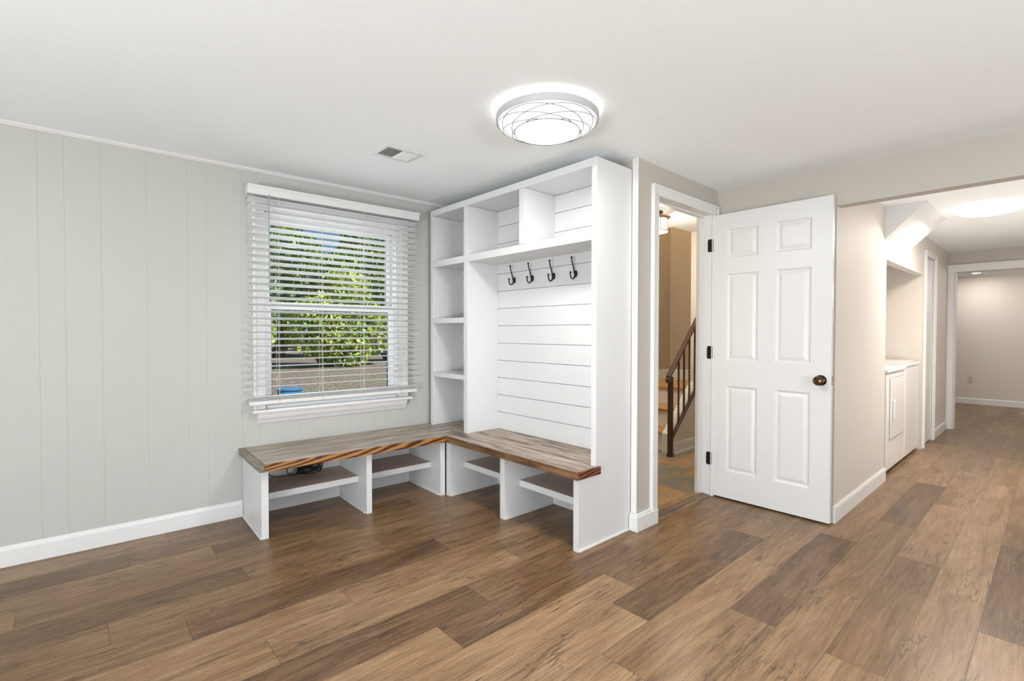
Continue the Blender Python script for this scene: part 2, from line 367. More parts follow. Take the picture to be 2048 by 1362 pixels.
def build_floor():
    V = []; Fc = []; UV = []; T = []
    rr = random.Random(3)
    for n in range(-16, 19):
        y0 = .2+.183*n; y1 = y0+.183
        j0 = JOINT.get(n, rr.uniform(0, 1.2)) % 1.2
        for k in range(-3, 10):
            x0 = j0+1.2*k; x1 = x0+1.2
            key = (n, int(math.floor(x0/1.2))+1)
            # tone index: plank that starts at x0, numbered by round
            tone = TONES.get(key, rr.uniform(.3, .72)); off = rr.random(); rr.random()
            a0, a1 = max(x0, -2.6), min(x1, 11.25); b0, b1 = max(y0, -2.6), min(y1, 3.62)
            if n >= 9 and a0 < 2.56: a1 = min(a1, 2.56)
            if n >= 9 and a0 >= 2.56: continue
            if n == 8: b1 = min(b1, 1.74) if a0 > 2.5 else b1
            if a0 >= a1 or b0 >= b1: continue
            i = len(V); V += [(a0, b0, 0), (a1, b0, 0), (a1, b1, 0), (a0, b1, 0)]; Fc.append((i, i+1, i+2, i+3))
            UV += [(a0-x0, b0-y0), (a1-x0, b0-y0), (a1-x0, b1-y0), (a0-x0, b1-y0)]; T += [(tone, off, rr.random(), 1)]*4
    me = bpy.data.meshes.new('floor'); me.from_pydata(V, [], Fc); me.materials.append(FLOORM)
    uv = me.uv_layers.new(name='UVMap'); uv.data.foreach_set('uv', [c for p in UV for c in p])
    ca_ = me.color_attributes.new('tone', 'FLOAT_COLOR', 'CORNER'); ca_.data.foreach_set('color', [c for p in T for c in p])
    o = bpy.data.objects.new('floor', me); COL.objects.link(o)
    tag(o, 'brown oak-look plank floor running through room and hallway', 'floor', kind='structure')
build_floor()
m = MB(); m.box(-2.7, 11.4, -2.7, 3.7, -.2, -.004)  # unseen slab that keeps sky light from leaking in below the planks
struct('floor', m, DARK, 'hidden dark slab added beneath the plank floor against light leaks', 'hidden slab')
m = MB(); m.box(2.56, 6.0, 1.76, 3.5, -.02, .001)
struct('floor', m, SLATE, 'rust and grey slate tile floor behind the open white door', 'floor')

# ------------------------------------------------------------------ window wall with random grooves
GR = [-2.42, -2.3, -2.1, -1.9, -1.8, -1.6, -1.45, -1.35, -1.2, -1.0, -.9, -.7, -.55, -.43, -.275, -.118, -.016, .134, .335, .534, .632, .825, .926, 1.081, 1.181, 1.33, 1.532, 1.70, 1.827, 1.925, 2.123, 2.32, 2.42]
SL, SR, ZB, ZT = .955, 1.91, .680, 1.99   # window opening
def panel_strip(m, s0, s1, z0, z1):
    cuts = [(s0, 0)]
    for g in GR:
        if s0 < g-.004 and g+.004 < s1: cuts += [(g-.003, 0), (g-.001, .0013), (g+.001, .0013), (g+.003, 0)]
    cuts.append((s1, 0))
    vs_ = [(s, o, z0) for s, o in cuts]+[(s, o, z1) for s, o in cuts]; n = len(cuts)
    m.add(vs_, [(i, i+1, i+1+n, i+n) for i in range(n-1)])
m = MB(F)
panel_strip(m, -2.75, SL, 0, 2.3); panel_strip(m, SR, 2.62, 0, 2.3); panel_strip(m, SL, SR, 0, ZB); panel_strip(m, SL, SR, ZT, 2.3)
for a in ((-2.75, SL, 0, 2.3), (SR, 2.62, 0, 2.3), (SL, SR, 0, ZB), (SL, SR, ZT, 2.3)): m.box(a[0], a[1], .005, .13, a[2], a[3])
o = struct('wall_front', m, PANEL, 'pale grey-green grooved panelling wall with the window', 'wall')
m = MB(F)   # crown
prof = [(0, 2.228), (-.006, 2.228), (-.010, 2.233), (-.016, 2.236), (-.022, 2.243), (-.024, 2.262), (0, 2.262)]
n = len(prof)
m.add([(-2.7, a, b) for a, b in prof]+[(2.50, a, b) for a, b in prof], [(i, (i+1) % n, (i+1) % n+n, i+n) for i in range(n)]+[tuple(range(n)), tuple(range(n, 2*n))])
struct('trim_1', m, WHITE, 'thin white crown moulding along the top of the panelled wall', 'crown moulding')
def baseboard(name, m, label, p0, p1, out, h=.1, t=.013, **kw):
    """p0,p1 floor ends on the wall face; out = unit vector into the room"""
    prof = [(0, 0), (t, 0), (t, h-.022), (t*.8, h-.010), (t*.35, h), (0, h)]
    vs_ = []
    for p in (p0, p1):
        for a, b in prof: vs_.append((p[0]+out[0]*a, p[1]+out[1]*a, b))
    n = len(prof)
    m.add(vs_, [(i, (i+1) % n, (i+1) % n+n, i+n) for i in range(n)]+[tuple(range(n)), tuple(range(2*n-1, n-1, -1))])
    return m
m = MB(F); baseboard('', m, '', (-2.75, 0), (.815, 0), (0, -1), .104)
struct('baseboard_front', m, WHITE, 'white baseboard along the panelled wall left of the bench', 'baseboard')

# ------------------------------------------------------------------ ceilings
m = MB(); m.add([(x, y, ceil_z(y)+dz) for dz in (0, .12) for x, y in ((-2.75, -2.75), (3.56, -2.75), (3.56, 1.72), (2.56, 1.72), (2.56, 3.75), (-2.75, 3.75))],
      [tuple(range(6)), tuple(range(11, 5, -1))]+[(i, (i+1) % 6, (i+1) % 6+6, i+6) for i in range(6)])
struct('ceiling', m, CEIL, 'smooth white ceiling of the main room', 'ceiling')
m = MB(); m.box(3.6, 8.12, -.9, .96, 2.18, 2.30); struct('ceiling', m, CEIL, 'white hallway ceiling beyond the beam', 'ceiling')
m = MB(); m.box(8.12, 11.4, -2.0, 3.4, 2.135, 2.30); struct('ceiling', m, CEIL, 'white ceiling of the far room with the downlight', 'ceiling')
m = MB(); m.box(2.56, 4.485, 1.74, 3.5, 2.24, 2.36); m.box(4.485, 6.0, 1.74, 2.586, 2.24, 2.36)
struct('ceiling', m, CEIL, 'white entry ceiling with the small drum lamp behind the door', 'ceiling')

# ------------------------------------------------------------------ walls
m = MB(); m.box(2.51, 2.63, 1.80, 3.6, 0, 2.29); struct('wall_locker', m, GREIGE, 'narrow white wall end behind the hall tree cabinet', 'wall')
m = MB(); m.box(2.51, 2.70, 1.68, 1.80, 0, 2.29); m.box(2.70, 3.465, 1.68, 1.80, 2.06, 2.29); m.box(3.465, 3.66, 1.68, 1.80, 0, 2.29)
struct('wall_doorway', m, GREIGE, 'greige wall above and beside the stair doorway', 'wall')
m = MB(); m.box(3.53, 3.545, .93, 1.68, 0, 2.29); m.box(3.545, 3.66, 1.05, 1.68, 0, 2.29); m.box(3.53, 3.625, -2.7, .93, 1.974, 2.29)
struct('wall_beam', m, GREIGE, 'greige wall and dropped beam over the hallway opening', 'wall')
# hallway wall with laundry niche
m = MB(); m.box(3.545, 4.86, .93, 1.05, 0, 2.29); m.box(4.86, 6.44, .93, 1.0, 1.775, 2.25); m.box(6.44, 6.53, .93, 1.80, 0, 2.25); m.box(6.53, 7.12, .93, 1.05, 2.02, 2.25); m.box(7.12, 8.08, .93, 1.05, 0, 2.25)
m.box(3.66, 6.6, 1.74, 1.80, 0, 2.25); m.box(6.53, 7.12, 1.10, 1.16, 0, 2.1); m.box(4.80, 4.86, 1.05, 1.74, 0, 2.25)
m.box(4.86, 6.44, 1.0, 1.74, 2.1, 2.2)
struct('wall_hall', m, plain('hall_cream_paint', (.66, .62, .565), .6, noise=.01), 'cream hallway wall with the laundry niche cut into it', 'wall')
m = MB(); m.prism([(.93, 1.925), (.663, 2.19), (.93, 2.19)], 4.78, 5.68, 'x')
struct('wall_soffit', m, plain('soffit_paint', (.68, .675, .665), .6), 'sloped white soffit box under the stairs above the laundry niche', 'soffit')
m = MB(); m.box(8.08, 8.20, .865, 1.05, 0, 1.935); m.box(8.08, 8.20, -.9, 1.05, 1.935, 2.30)
struct('wall_end', m, GREIGE, 'cream wall over the wide opening at the hallway end', 'wall')
m = MB(); m.box(11.2, 11.32, -2.0, 3.4, 0, 2.3); m.box(8.2, 11.2, 3.2, 3.3, 0, 2.3); m.box(8.2, 11.3, -2.1, -2.0, 0, 2.3); m.box(8.14, 8.2, 1.05, 3.2, 0, 2.3); m.box(8.12, 8.2, -2.0, -.9, 0, 2.3)
struct('wall_far', m, plain('far_cream_paint', (.68, .64, .58), .6, noise=.01), 'plain cream wall of the far room with the outlet', 'wall')
m = MB(); m.box(3.6, 8.12, -1.02, -.9, 0, 2.3); struct('wall_hall_right', m, GREIGE, 'cream right hand wall of the hallway', 'wall')
m = MB(); m.box(3.53, 3.65, -2.7, -.9, 0, 1.98); struct('wall_right', m, GREIGE, 'greige wall right of the hallway opening', 'wall')
# walls behind the camera, with openings added to let the fill lights in
m = MB(); m.box(-2.7, -2.6, -2.7, -.8, 0, 2.3); m.box(-2.7, -2.6, 1.2, 3.75, 0, 2.3); m.box(-2.7, -2.6, -.8, 1.2, 2.15, 2.3)
struct('wall_left', m, GREIGE, 'greige wall behind the camera with an opening added for fill light', 'wall')
m = MB(); m.box(-2.7, -.6, -2.7, -2.6, 0, 2.3); m.box(1.8, 3.6, -2.7, -2.6, 0, 2.3); m.box(-.6, 1.8, -2.7, -2.6, 0, .65); m.box(-.6, 1.8, -2.7, -2.6, 1.95, 2.3)
struct('wall_rear', m, GREIGE, 'greige wall behind the camera with a wide opening added for fill light', 'wall')
# stairwell
m = MB(); m.box(2.63, 5.9, 3.36, 3.48, 0, 4.6); m.box(5.76, 5.88, 2.4, 3.48, 0, 4.6); m.box(4.37, 4.485, 2.60, 3.36, 2.36, 4.6); m.box(4.485, 5.76, 2.48, 2.6, 2.36, 4.6)
m.box(4.4, 5.9, 2.48, 3.48, 4.55, 4.65)
struct('wall_stairwell', m, TAN, 'tan stairwell wall behind the iron railing', 'wall')
m = MB(); m.box(4.87, 5.76, 2.50, 2.60, .60, 2.24); m.box(5.3, 5.4, 1.8, 2.5, 0, 2.24)
struct('wall_stair_side', m, plain('warm_white_wall', (.72, .68, .62), .6), 'warm white wall edge rising beside the stair railing', 'wall')

# baseboards
m = MB(); baseboard('', m, '', (3.53, .93), (4.87, .93), (0, -1), .104); baseboard('', m, '', (4.87, .93), (4.87, 1.0), (1, 0), .104)
struct('baseboard_hall', m, WHITE, 'white baseboard along the hallway wall beside the open door', 'baseboard')
m = MB(); baseboard('', m, '', (7.13, .93), (8.07, .93), (0, -1)); struct('baseboard_hall_end', m, WHITE, 'short white baseboard between the two far casings', 'baseboard')
m = MB(); baseboard('', m, '', (11.2, -1.9), (11.2, 3.2), (-1, 0)); struct('baseboard_far', m, WHITE, 'white baseboard under the far room wall', 'baseboard')
m = MB(); Lp = [(2.485, 1.655), (2.716, 1.655), (2.716, 1.6795), (2.5045, 1.6795), (2.5045, 1.7135), (2.485, 1.7135)]
m.prism(Lp, 0, .090, 'z'); m.prism([(2.492, 1.662), (2.712, 1.662), (2.712, 1.6795), (2.5045, 1.6795), (2.5045, 1.7135), (2.492, 1.7135)], .090, .103, 'z')
struct('baseboard_post', m, WHITE, 'white baseboard wrapping the wall end beside the doorway', 'baseboard', bevel=.003)
m = MB(); m.box(2.5045, 2.5098, 1.6745, 1.7135, .1035, 2.226); struct('trim_2', m, WHITE, 'white corner strip on the wall end beside the hall tree', 'trim')

# door casings
def casing(name, x0, x1, z1, y, w_, label, head_r=None, th=.016, legr=True):
    m = MB()
    def leg(a, b):
        lf = a < (x0+x1)/2-.1
        m.box(a, b, y-th, y+.004, 0, z1); m.box(a-.0012 if lf else b-.018, (a+.018) if lf else b+.0012, y-th-.006, y+.003, 0, z1+w_-.018)
    leg(x0-w_, x0)
    if legr: leg(x1, x1+w_)
    r = head_r or x1+w_
    m.box(x0-w_, r, y-th, y+.004, z1+.0005, z1+w_-.001); m.box(x0-w_-.0012, r+(.0012 if legr else 0), y-th-.006, y+.003, z1+w_-.018, z1+w_)
    return struct(name, m, WHITE, label, 'door casing', bevel=.003)
casing('trim_3', 2.722, 3.450, 2.035, 1.68, .066, 'white moulded casing around the stair doorway')
m = MB(); m.box(2.700, 2.724, 1.685, 1.80, 0, 2.04); m.box(3.446, 3.47, 1.685, 1.80, 0, 2.04); m.box(2.70, 3.47, 1.685, 1.80, 2.036, 2.062)
m.box(2.724, 2.736, 1.735, 1.775, 0, 2.026); m.box(3.434, 3.446, 1.735, 1.775, 0, 2.026); m.box(2.724, 3.446, 1.735, 1.775, 2.024, 2.037)
struct('trim_4', m, WHITE, 'white jamb and stops lining the stair doorway', 'door jamb', bevel=.002)
casing('trim_5', 6.56, 7.08, 1.985, .93, .055, 'white casing of the closed closet door past the washer')
m = MB(); m.box(6.576, 7.064, .942, .975, .01, 1.972); m.box(6.561, 6.575, .9345, 1.02, .002, 1.984); m.box(7.065, 7.079, .9345, 1.02, .002, 1.984); m.box(6.575, 7.065, .9345, 1.02, 1.973, 1.984)
struct('door_2', m, DOORW, 'narrow white closet door set in the hallway past the washer', 'door', bevel=.003)
m = MB(); m.box(8.062, 8.0795, .866, .928, 0, 1.93); m.box(8.062, 8.0795, -.9, .928, 1.93, 2.02); m.box(8.056, 8.064, .912, .929, 0, 2.003); m.box(8.056, 8.064, -.9, .929, 2.003, 2.0212)
m.box(8.064, 8.21, .853, .8645, 0, 1.9295); m.box(8.064, 8.21, -.9, .8645, 1.93, 1.9345)
struct('trim_6', m, WHITE, 'white casing around the wide opening at the hallway end', 'door casing', bevel=.003)
m = MB(); m.prism([(1.675, .001), (1.690, .010), (1.745, .014), (1.765, .004), (1.765, .001)], 2.716, 3.455, 'x')
o = struct('trim_7', m, THRESH, 'dark wooden threshold strip under the stair doorway', 'threshold')

# ------------------------------------------------------------------ window
win = thing('window_1', 'white double hung window behind the slatted blind', 'window', F(1.43, 0, .695), kind='structure')
m = MB(F)
m.box(SL-.072, SL, -.018, 0, ZB, ZT); m.box(SR, SR+.08, -.018, 0, ZB, ZT); m.box(SL-.072, SR+.08, -.018, 0, ZT+.0005, ZT+.075)
m.box(SL-.0732, SL-.055, -.026, -.0005, ZB+.0005, ZT+.058); m.box(SR+.063, SR+.0812, -.026, -.0005, ZB+.0005, ZT+.058); m.box(SL-.0732, SR+.0812, -.026, -.0005, ZT+.058, ZT+.0762)
m.build('window_casing', WHITE, win, bevel=.003)
m = MB(F); m.box(SL-.001, SL+.012, 0, .13, ZB, ZT); m.box(SR-.012, SR+.001, 0, .13, ZB, ZT); m.box(SL, SR, 0, .13, ZT-.012, ZT+.001)
m.box(SR-.022, SR-.012, .045, .055, ZB, ZT); m.box(SL, SR, .0, .13, ZB-.002, ZB+.02)
m.build('window_jamb', VINYL, win)
m = MB(F)
m.prism([(SL-.082, -.0), (SL-.082, -.060), (SR+.105, -.060), (SR+.105, 0)], .660, .680, 'z')
m.build('window_sill', WHITE, win, bevel=.006)
m = MB(F)
prof = [(0, .588), (-.008, .588), (-.012, .596), (-.020, .610), (-.030, .622), (-.038, .640), (-.038, .644), (-.043, .648), (-.043, .6595), (0, .6595)]
n = len(prof)
m.add([(SL-.052, a, b) for a, b in prof]+[(SR+.065, a, b) for a, b in prof], [(i, (i+1) % n, (i+1) % n+n, i+n) for i in range(n)]+[tuple(range(n)), tuple(range(2*n-1, n-1, -1))])
m.build('apron', WHITE, win)
def sash(name, o0, z0, z1, fw_, bot, top):
    m = MB(F); a, b = SL+.013, SR-.013
    m.box(a, a+fw_, o0, o0+.028, z0, z1); m.box(b-fw_, b, o0, o0+.028, z0, z1)
    m.box(a+fw_, b-fw_, o0, o0+.028, z0, z0+bot); m.box(a+fw_, b-fw_, o0, o0+.028, z1-top, z1)
    s_ = m.build(name, VINYL, win, bevel=.002)
    m = MB(F); g = .004
    for q in ((a+fw_-.0005, a+fw_+g, z0+bot, z1-top), (b-fw_-g, b-fw_+.0005, z0+bot, z1-top), (a+fw_, b-fw_, z0+bot, z0+bot+g), (a+fw_, b-fw_, z1-top-g, z1-top)): m.box(q[0], q[1], o0+.006, o0+.02, q[2], q[3])
    m.build('gasket', GASKET, s_)
    m = MB(F); m.box(a+fw_, b-fw_, o0+.012, o0+.016, z0+bot, z1-top); m.build('glass', GLASS, s_)
sash('upper_sash', .085, 1.345, ZT-.013, .04, .045, .045)
sash('lower_sash', .050, ZB+.02, 1.392, .04, .04, .05)

# ------------------------------------------------------------------ blind
bl = thing('window_blind', 'white wooden slat blind lowered over the left window', 'blind', F(1.44, -.06, .70))
B0, B1 = .848, 2.040
m = MB(F)
def valance(m, s0, s1):
    prof = [(-.088, 2.064), (-.092, 2.066), (-.094, 2.075), (-.098, 2.100), (-.104, 2.112), (-.106, 2.122), (-.090, 2.122), (-.086, 2.100), (-.082, 2.070)]
    n = len(prof)
    m.add([(s0, a, b) for a, b in prof]+[(s1, a, b) for a, b in prof], [(i, (i+1) % n, (i+1) % n+n, i+n) for i in range(n)]+[tuple(range(n)), tuple(range(2*n-1, n-1, -1))])
    m.box(s0, s0+.009, -.086, -.028, 2.066, 2.120); m.box(s1-.009, s1, -.086, -.028, 2.066, 2.120)
valance(m, .840, 2.055); m.build('valance', BLIND, bl, bevel=.001)
m = MB(F); m.box(B0+.01, B1-.01, -.080, -.030, 2.070, 2.108); m.build('headrail', BLIND, bl)
TILT = math.tan(math.radians(7))
def slat(z, tilt=None, name='slat'):
    if tilt is None: tilt = .15+max(0, z-.8)*.17
    m = MB(F); hw = .025; oc = -.056
    pts = []
    for i in range(5):
        a = -hw+hw*2*i/4; zz = z-a*tilt+.0022*(1-(a/hw)**2)
        pts.append((oc+a, zz))
    poly = pts+[(a, b-.0026) for a, b in reversed(pts)]
    n = len(poly)
    m.add([(B0, a, b) for a, b in poly]+[(B1, a, b) for a, b in poly], [(i, (i+1) % n, (i+1) % n+n, i+n) for i in range(n)]+[tuple(range(n)), tuple(range(2*n-1, n-1, -1))])
    return m.build(name, BLIND, bl)
z = 2.036; ns = 0
while z > .80: slat(z); z -= .0446; ns += 1
for k in range(4): slat(.7475+.0075*k, 0)
m = MB(F); m.box(B0, B1, -.081, -.031, .718, .742); m.build('bottom_rail', BLIND, bl, bevel=.003)
for s_ in (1.02, 1.30, 1.60, 1.90):
    m = MB(F)
    for oo in (-.083, -.029): m.tube([F(s_, oo, .70), F(s_, oo, 2.075)], .0007, 5) if False else m.box(s_-.0007, s_+.0007, oo-.0007, oo+.0007, .72, 2.075)
    m.box(s_+.006-.0006, s_+.006+.0006, -.0846, -.0834, .72, 2.075)
    m.build('ladder_cord', CORD, bl)
m = MB(); m.tube([F(.962, -.098, 2.07), F(.962, -.096, 2.05), F(.962, -.096, 1.48)], .0042, 8)
m.lathe([(.002, 1.475), (.006, 1.478), (.006, 1.50), (.0042, 1.51)], (*F(.962, -.096, 0)[:2], 0), n=10); m.build('wand', WANDM, bl, smooth=True)

# ------------------------------------------------------------------ window bench unit
BO = -.486
wb = thing('storage_bench', 'white L-shaped cubby bench with grey-brown wooden top under the window', 'bench', F(1.44, BO/2, 0))
def wpanel(s0, s1, name='divider'):
    m = MB(F); m.box(s0, s1, BO, -.004, 0, .398); p = m.build(name, LOCK, wb, bevel=.002); return p
for a, b, nm in ((.818, .856, 'side_panel'), (1.445, 1.482, 'divider'), (2.004, 2.044, 'side_panel')):
    p = wpanel(a, b, nm)
    m = MB(F)
    if a > 1: m.box(a-.009, a, BO+.02, -.02, 0, .014)
    else: m.box(a-.009, a, BO+.004, -.02, 0, .014)
    m.build('shoe_molding', WHITE, p, bevel=.003)
for a, b in ((.857, 1.444), (1.483, 2.003)):
    m = MB(F); m.box(a, b, -.355, -.015, .184, .222, 0, 1); m.build('shelf', [LOCK, PLY], wb)
    m = MB(F); m.box(a, b, -.013, -.002, 0, .396); m.box(a, b, -.02, -.013, 0, .11); m.build('back_board', LOCK, wb)

# ------------------------------------------------------------------ hall tree cabinet
XF, XB = 2.17, 2.462
ht = thing('hall_tree', 'tall white built-in hall tree with cubbies and hooks in the corner', 'cabinet', (2.33, 2.56, 0))
def P(name, *boxes, mat=LOCK, bevel=.0025, parent=None):
    m = MB()
    for b in boxes: m.box(*b)
    return m.build(name, mat, parent or ht, bevel=bevel)
m = MB(); m.prism([(2.022, 0), (2.505, 0), (2.505, 2.162), (XF, 2.162), (XF, .396), (2.022, .396)], 1.717, 1.752, 'y')
sp_panel = m.build('side_panel', LOCK, ht, bevel=.0025)
m = MB(); m.box(2.03, 2.484, 1.707, 1.717, 0, .014); m.build('shoe_molding', WHITE, sp_panel, bevel=.003)
P('side_panel', (XF, 2.505, 3.365, 3.402, .441, 2.116))
P('top_board', (XF, 2.505, 1.752, 3.402, 2.117, 2.162))
P('divider', (XF, XB, 2.905, 2.951, .441, 2.116))
P('divider', (XF, XB, 2.303, 2.350, 1.758, 2.116))
P('shelf', (XF, XB, 1.752, 2.904, 1.706, 1.757))
P('shelf', (XF, XB, 2.952, 3.364, 1.706, 1.757))
P('shelf', (XF, XB, 2.952, 3.364, 1.258, 1.298))
P('shelf', (XF, XB, 2.952, 3.364, .833, .868))
m = MB()
zs = [.441]+[.5755+.1325*i for i in range(9)]+[1.731]
for a, b in zip(zs[:-1], zs[1:]): m.box(XB, XB+.014, 1.753, 3.364, a+.002, b-.002)
for a, b in ((1.731, 1.866), (1.866, 1.997), (1.997, 2.1165)): m.box(XB, XB+.014, 1.753, 3.364, a+.002, b-.002)
m.box(XB+.014, XB+.03, 1.753, 3.364, .441, 2.1165)
m.build('back_panel', LOCK, ht)
# base of the hall tree
dv = P('divider', (2.03, 2.505, 2.930, 2.976, 0, .396))
P('shoe_molding', (2.04, 2.49, 2.921, 2.930, 0, .014), parent=dv)
dv = P('divider', (2.03, 2.505, 2.332, 2.374, 0, .396))
P('shoe_molding', (2.04, 2.49, 2.323, 2.332, 0, .014), parent=dv)
for a, b in ((2.375, 2.929), (1.753, 2.331)):
    m = MB(); m.box(2.162, 2.49, a, b, .190, .230, 0, 1); m.build('shelf', [LOCK, PLY], ht)
    P('back_board', (2.491, 2.504, a, b, 0, .395), (2.480, 2.491, a, b, 0, .11))
# coat hooks
def hook(y, z):
    h = thing('coat_hook', '', 'x', (XB, y, z)); h.parent = ht; h.location = Vector((XB, y, z))-ht.location
    for k in ('label', 'category'):
        if k in h: del h[k]
    return h
for y, z in ((2.712, 1.575), (2.520, 1.575), (2.312, 1.573), (2.115, 1.572)):
    m = MB()
    up_ = [(-.008, -.005), (-.016, .005), (-.020, .018), (-.026, .038), (-.034, .060), (-.041, .078), (-.043, .092), (-.044, .098)]
    lo_ = [(-.010, -.004), (-.014, -.018), (-.022, -.030), (-.034, -.036), (-.046, -.032), (-.054, -.020), (-.056, -.006), (-.056, .002)]
    m.tube([(XB+a, y, z+b) for a, b in up_], [.006, .0055, .005, .0045, .0045, .0045, .004, .004], 10)
    m.tube([(XB+a, y, z+b) for a, b in lo_], [.006, .005, .0048, .0045, .0045, .0045, .0045, .004], 10)
    for a, b in ((-.0445, .101), (-.056, .005)):
        m.lathe([(.001, -.0075), (.005, -.006), (.0078, 0), (.005, .006), (.001, .0075)], (XB+a, y, z+b), n=12)
    hk = m.build('coat_hook', BLACK, ht, smooth=True, loc=(XB, y, z))
    m = MB(); m.lathe([(.0, 0), (.013, 0), (.0125, -.004), (.010, -.009), (.004, -.012), (0, -.012)], (XB, y, z), axis='x', n=20, cap=False)
    m.xf = None
    pts = [(p[0], y+(p[1]-y)*.95, z+(p[2]-z)*1.75) for p in m.v]; m.v = pts
    m.build('backplate', BLACK, hk, smooth=True)
for o in list(bpy.data.objects):
    pass

# ------------------------------------------------------------------ bench top (one L shaped top)
bt = wb
ZB0, ZT0 = .399, .441
FO = -.535   # front edge offset of the window run
ic = (1.997, F(2.02, FO, 0)[1])   # inner corner
ocr = (2.505, F(2.5, -.004, 0)[1])
fl_ = F(.797, FO, 0)[:2]; bl_ = F(.797, -.004, 0)[:2]
w1 = .03
def slab(name, poly, mat, z0=ZB0, z1=ZT0, bevel=.002):
    m = MB(); m.prism(poly, z0, z1, 'z'); return m.build(name, mat, bt, bevel=bevel)
dx = w1
fa = F(.797+dx, FO+.012, 0)[:2]; ba = F(.797+dx, -.004, 0)[:2]
ia = (ic[0]+.012, ic[1]+.012)
slab('bench_top', [fa, ia, ocr, ba], TOPX)
slab('end_strip', [F(.797, FO, 0)[:2], F(.797+dx-.001, FO, 0)[:2], F(.797+dx-.001, -.004, 0)[:2], bl_], wood('bench_end_strip_wood', [(.3, (.07, .055, .045)), (.5, (.17, .14, .115)), (.7, (.28, .24, .20))], 'y', 10, 3, .4))
slab('front_edge', [F(.797+dx, FO, 0)[:2], ic, ia, F(.797+dx, FO+.0115, 0)[:2]], EDGEX, bevel=0)
slab('bench_top', [(ia[0], 1.7125), (XF-.001, 1.7125), (XF-.001, 1.7535), (2.505, 1.7535), (ocr[0], ocr[1]), ia], TOPY)
slab('front_edge', [(ic[0], 1.700), (ia[0]-.0005, 1.700), (ia[0]-.0005, ia[1]), ic], EDGEY, bevel=0)
slab('end_edge', [(ia[0], 1.700), (2.196, 1.700), (2.196, 1.712), (ia[0], 1.712)], EDGER, bevel=0)

# cable coiled on the left shelf
m = MB()
def shelfpt(s, o, z): return F(s, o, z)
cab = [(.90, -.02, .34), (.93, -.05, .285), (.97, -.08, .245), (1.02, -.09, .232), (1.08, -.09, .232), (1.13, -.10, .235), (1.18, -.10, .245), (1.22, -.09, .26), (1.24, -.06, .29), (1.24, -.02, .36), (1.24, -.012, .396)]
m.tube([shelfpt(*p) for p in cab], .0035, 8)
rc = random.Random(5)
for k in range(9):
    c0, hz = rc.uniform(-.01, .01), rc.uniform(.0, .012)
    pts = []
    for i in range(24):
        t = 2*math.pi*i/24
        pts.append(F(1.205+c0+(.075+rc.uniform(-.003, .003))*math.cos(t), -.115+(.022+k*.002)*math.sin(t), .240+hz+k*.004+.012*math.sin(t+k)))
    m.tube(pts, .0035, 6, closed=True)
pts = [F(1.10+.04*math.cos(t), -.10+.02*math.sin(t), .268+.028*math.sin(t)) for t in [2*math.pi*i/20 for i in range(20)]]
m.tube(pts, .003, 6, closed=True)
o = m.build('power_cable', RUB, smooth=True, loc=F(1.1, -.1, .226)); tag(o, 'black cable bundled on the left cubby shelf under the bench', 'cable')

# ------------------------------------------------------------------ open six panel door
DX, DY0, DY1, DZ0, DZ1 = 3.462, .929, 1.676, .012, 2.030
cols_ = [(1.043, 1.253), (1.365, 1.575)]; rows_ = [(.205, .812), (.990, 1.605), (1.715, 1.918)]
def door_mesh():
    m = MB()
    for side, x, sgn in (('f', DX, 1), ('b', DX+.035, -1)):
        ys = [DY0]+[v for c in cols_ for v in c]+[DY1]; zs_ = [DZ0]+[v for c in rows_ for v in c]+[DZ1]
        for i in range(len(ys)-1):
            for j in range(len(zs_)-1):
                y0, y1, z0, z1 = ys[i], ys[i+1], zs_[j], zs_[j+1]
                if i % 2 == 1 and j % 2 == 1:
                    rings = [(0, 0), (.006, .0035), (.012, .0085), (.018, .009), (.034, .0035), (.040, .0025)]
                    prev = None; vs_ = []; fs = []
                    for ins, dep in rings:
                        vs_ += [(x+sgn*dep, y0+ins, z0+ins), (x+sgn*dep, y1-ins, z0+ins), (x+sgn*dep, y1-ins, z1-ins), (x+sgn*dep, y0+ins, z1-ins)]
                    for k in range(len(rings)-1):
                        for q in range(4): fs.append((k*4+q, k*4+(q+1) % 4, (k+1)*4+(q+1) % 4, (k+1)*4+q))
                    k = (len(rings)-1)*4; fs.append((k, k+1, k+2, k+3)); m.add(vs_, fs)
                else: m.add([(x, y0, z0), (x, y1, z0), (x, y1, z1), (x, y0, z1)], [(0, 1, 2, 3)])
    a, b = DX, DX+.035
    m.add([(a, DY0, DZ0), (b, DY0, DZ0), (b, DY0, DZ1), (a, DY0, DZ1)], [(0, 1, 2, 3)]); m.add([(a, DY1, DZ0), (b, DY1, DZ0), (b, DY1, DZ1), (a, DY1, DZ1)], [(0, 1, 2, 3)])
    m.add([(a, DY0, DZ0), (b, DY0, DZ0), (b, DY1, DZ0), (a, DY1, DZ0)], [(0, 1, 2, 3)]); m.add([(a, DY0, DZ1), (b, DY0, DZ1), (b, DY1, DZ1), (a, DY1, DZ1)], [(0, 1, 2, 3)])
    return m
dr = thing('door_1', 'open white six-panel door folded back against the beam wall', 'door', (DX, DY1, 0), kind='structure')
door_mesh().build('door_leaf', DOORW, dr)
KY, KZ = .985, .893
m = MB(); m.lathe([(.0, 0), (.033, 0), (.033, -.004), (.028, -.010), (.016, -.014), (.012, -.018), (.012, -.030), (0, -.030)], (DX, KY, KZ), axis='x', n=32, cap=False)
kn = m.build('rose', BRONZED, dr, smooth=True)
m = MB(); m.lathe([(.011, -.026), (.018, -.034), (.027, -.042), (.0295, -.050), (.028, -.058), (.023, -.064), (.021, -.0645), (.018, -.062), (.008, -.0635), (0, -.064)], (DX, KY, KZ), axis='x', n=32, cap=False)
m.build('door_knob', BRONZE, dr, smooth=True)
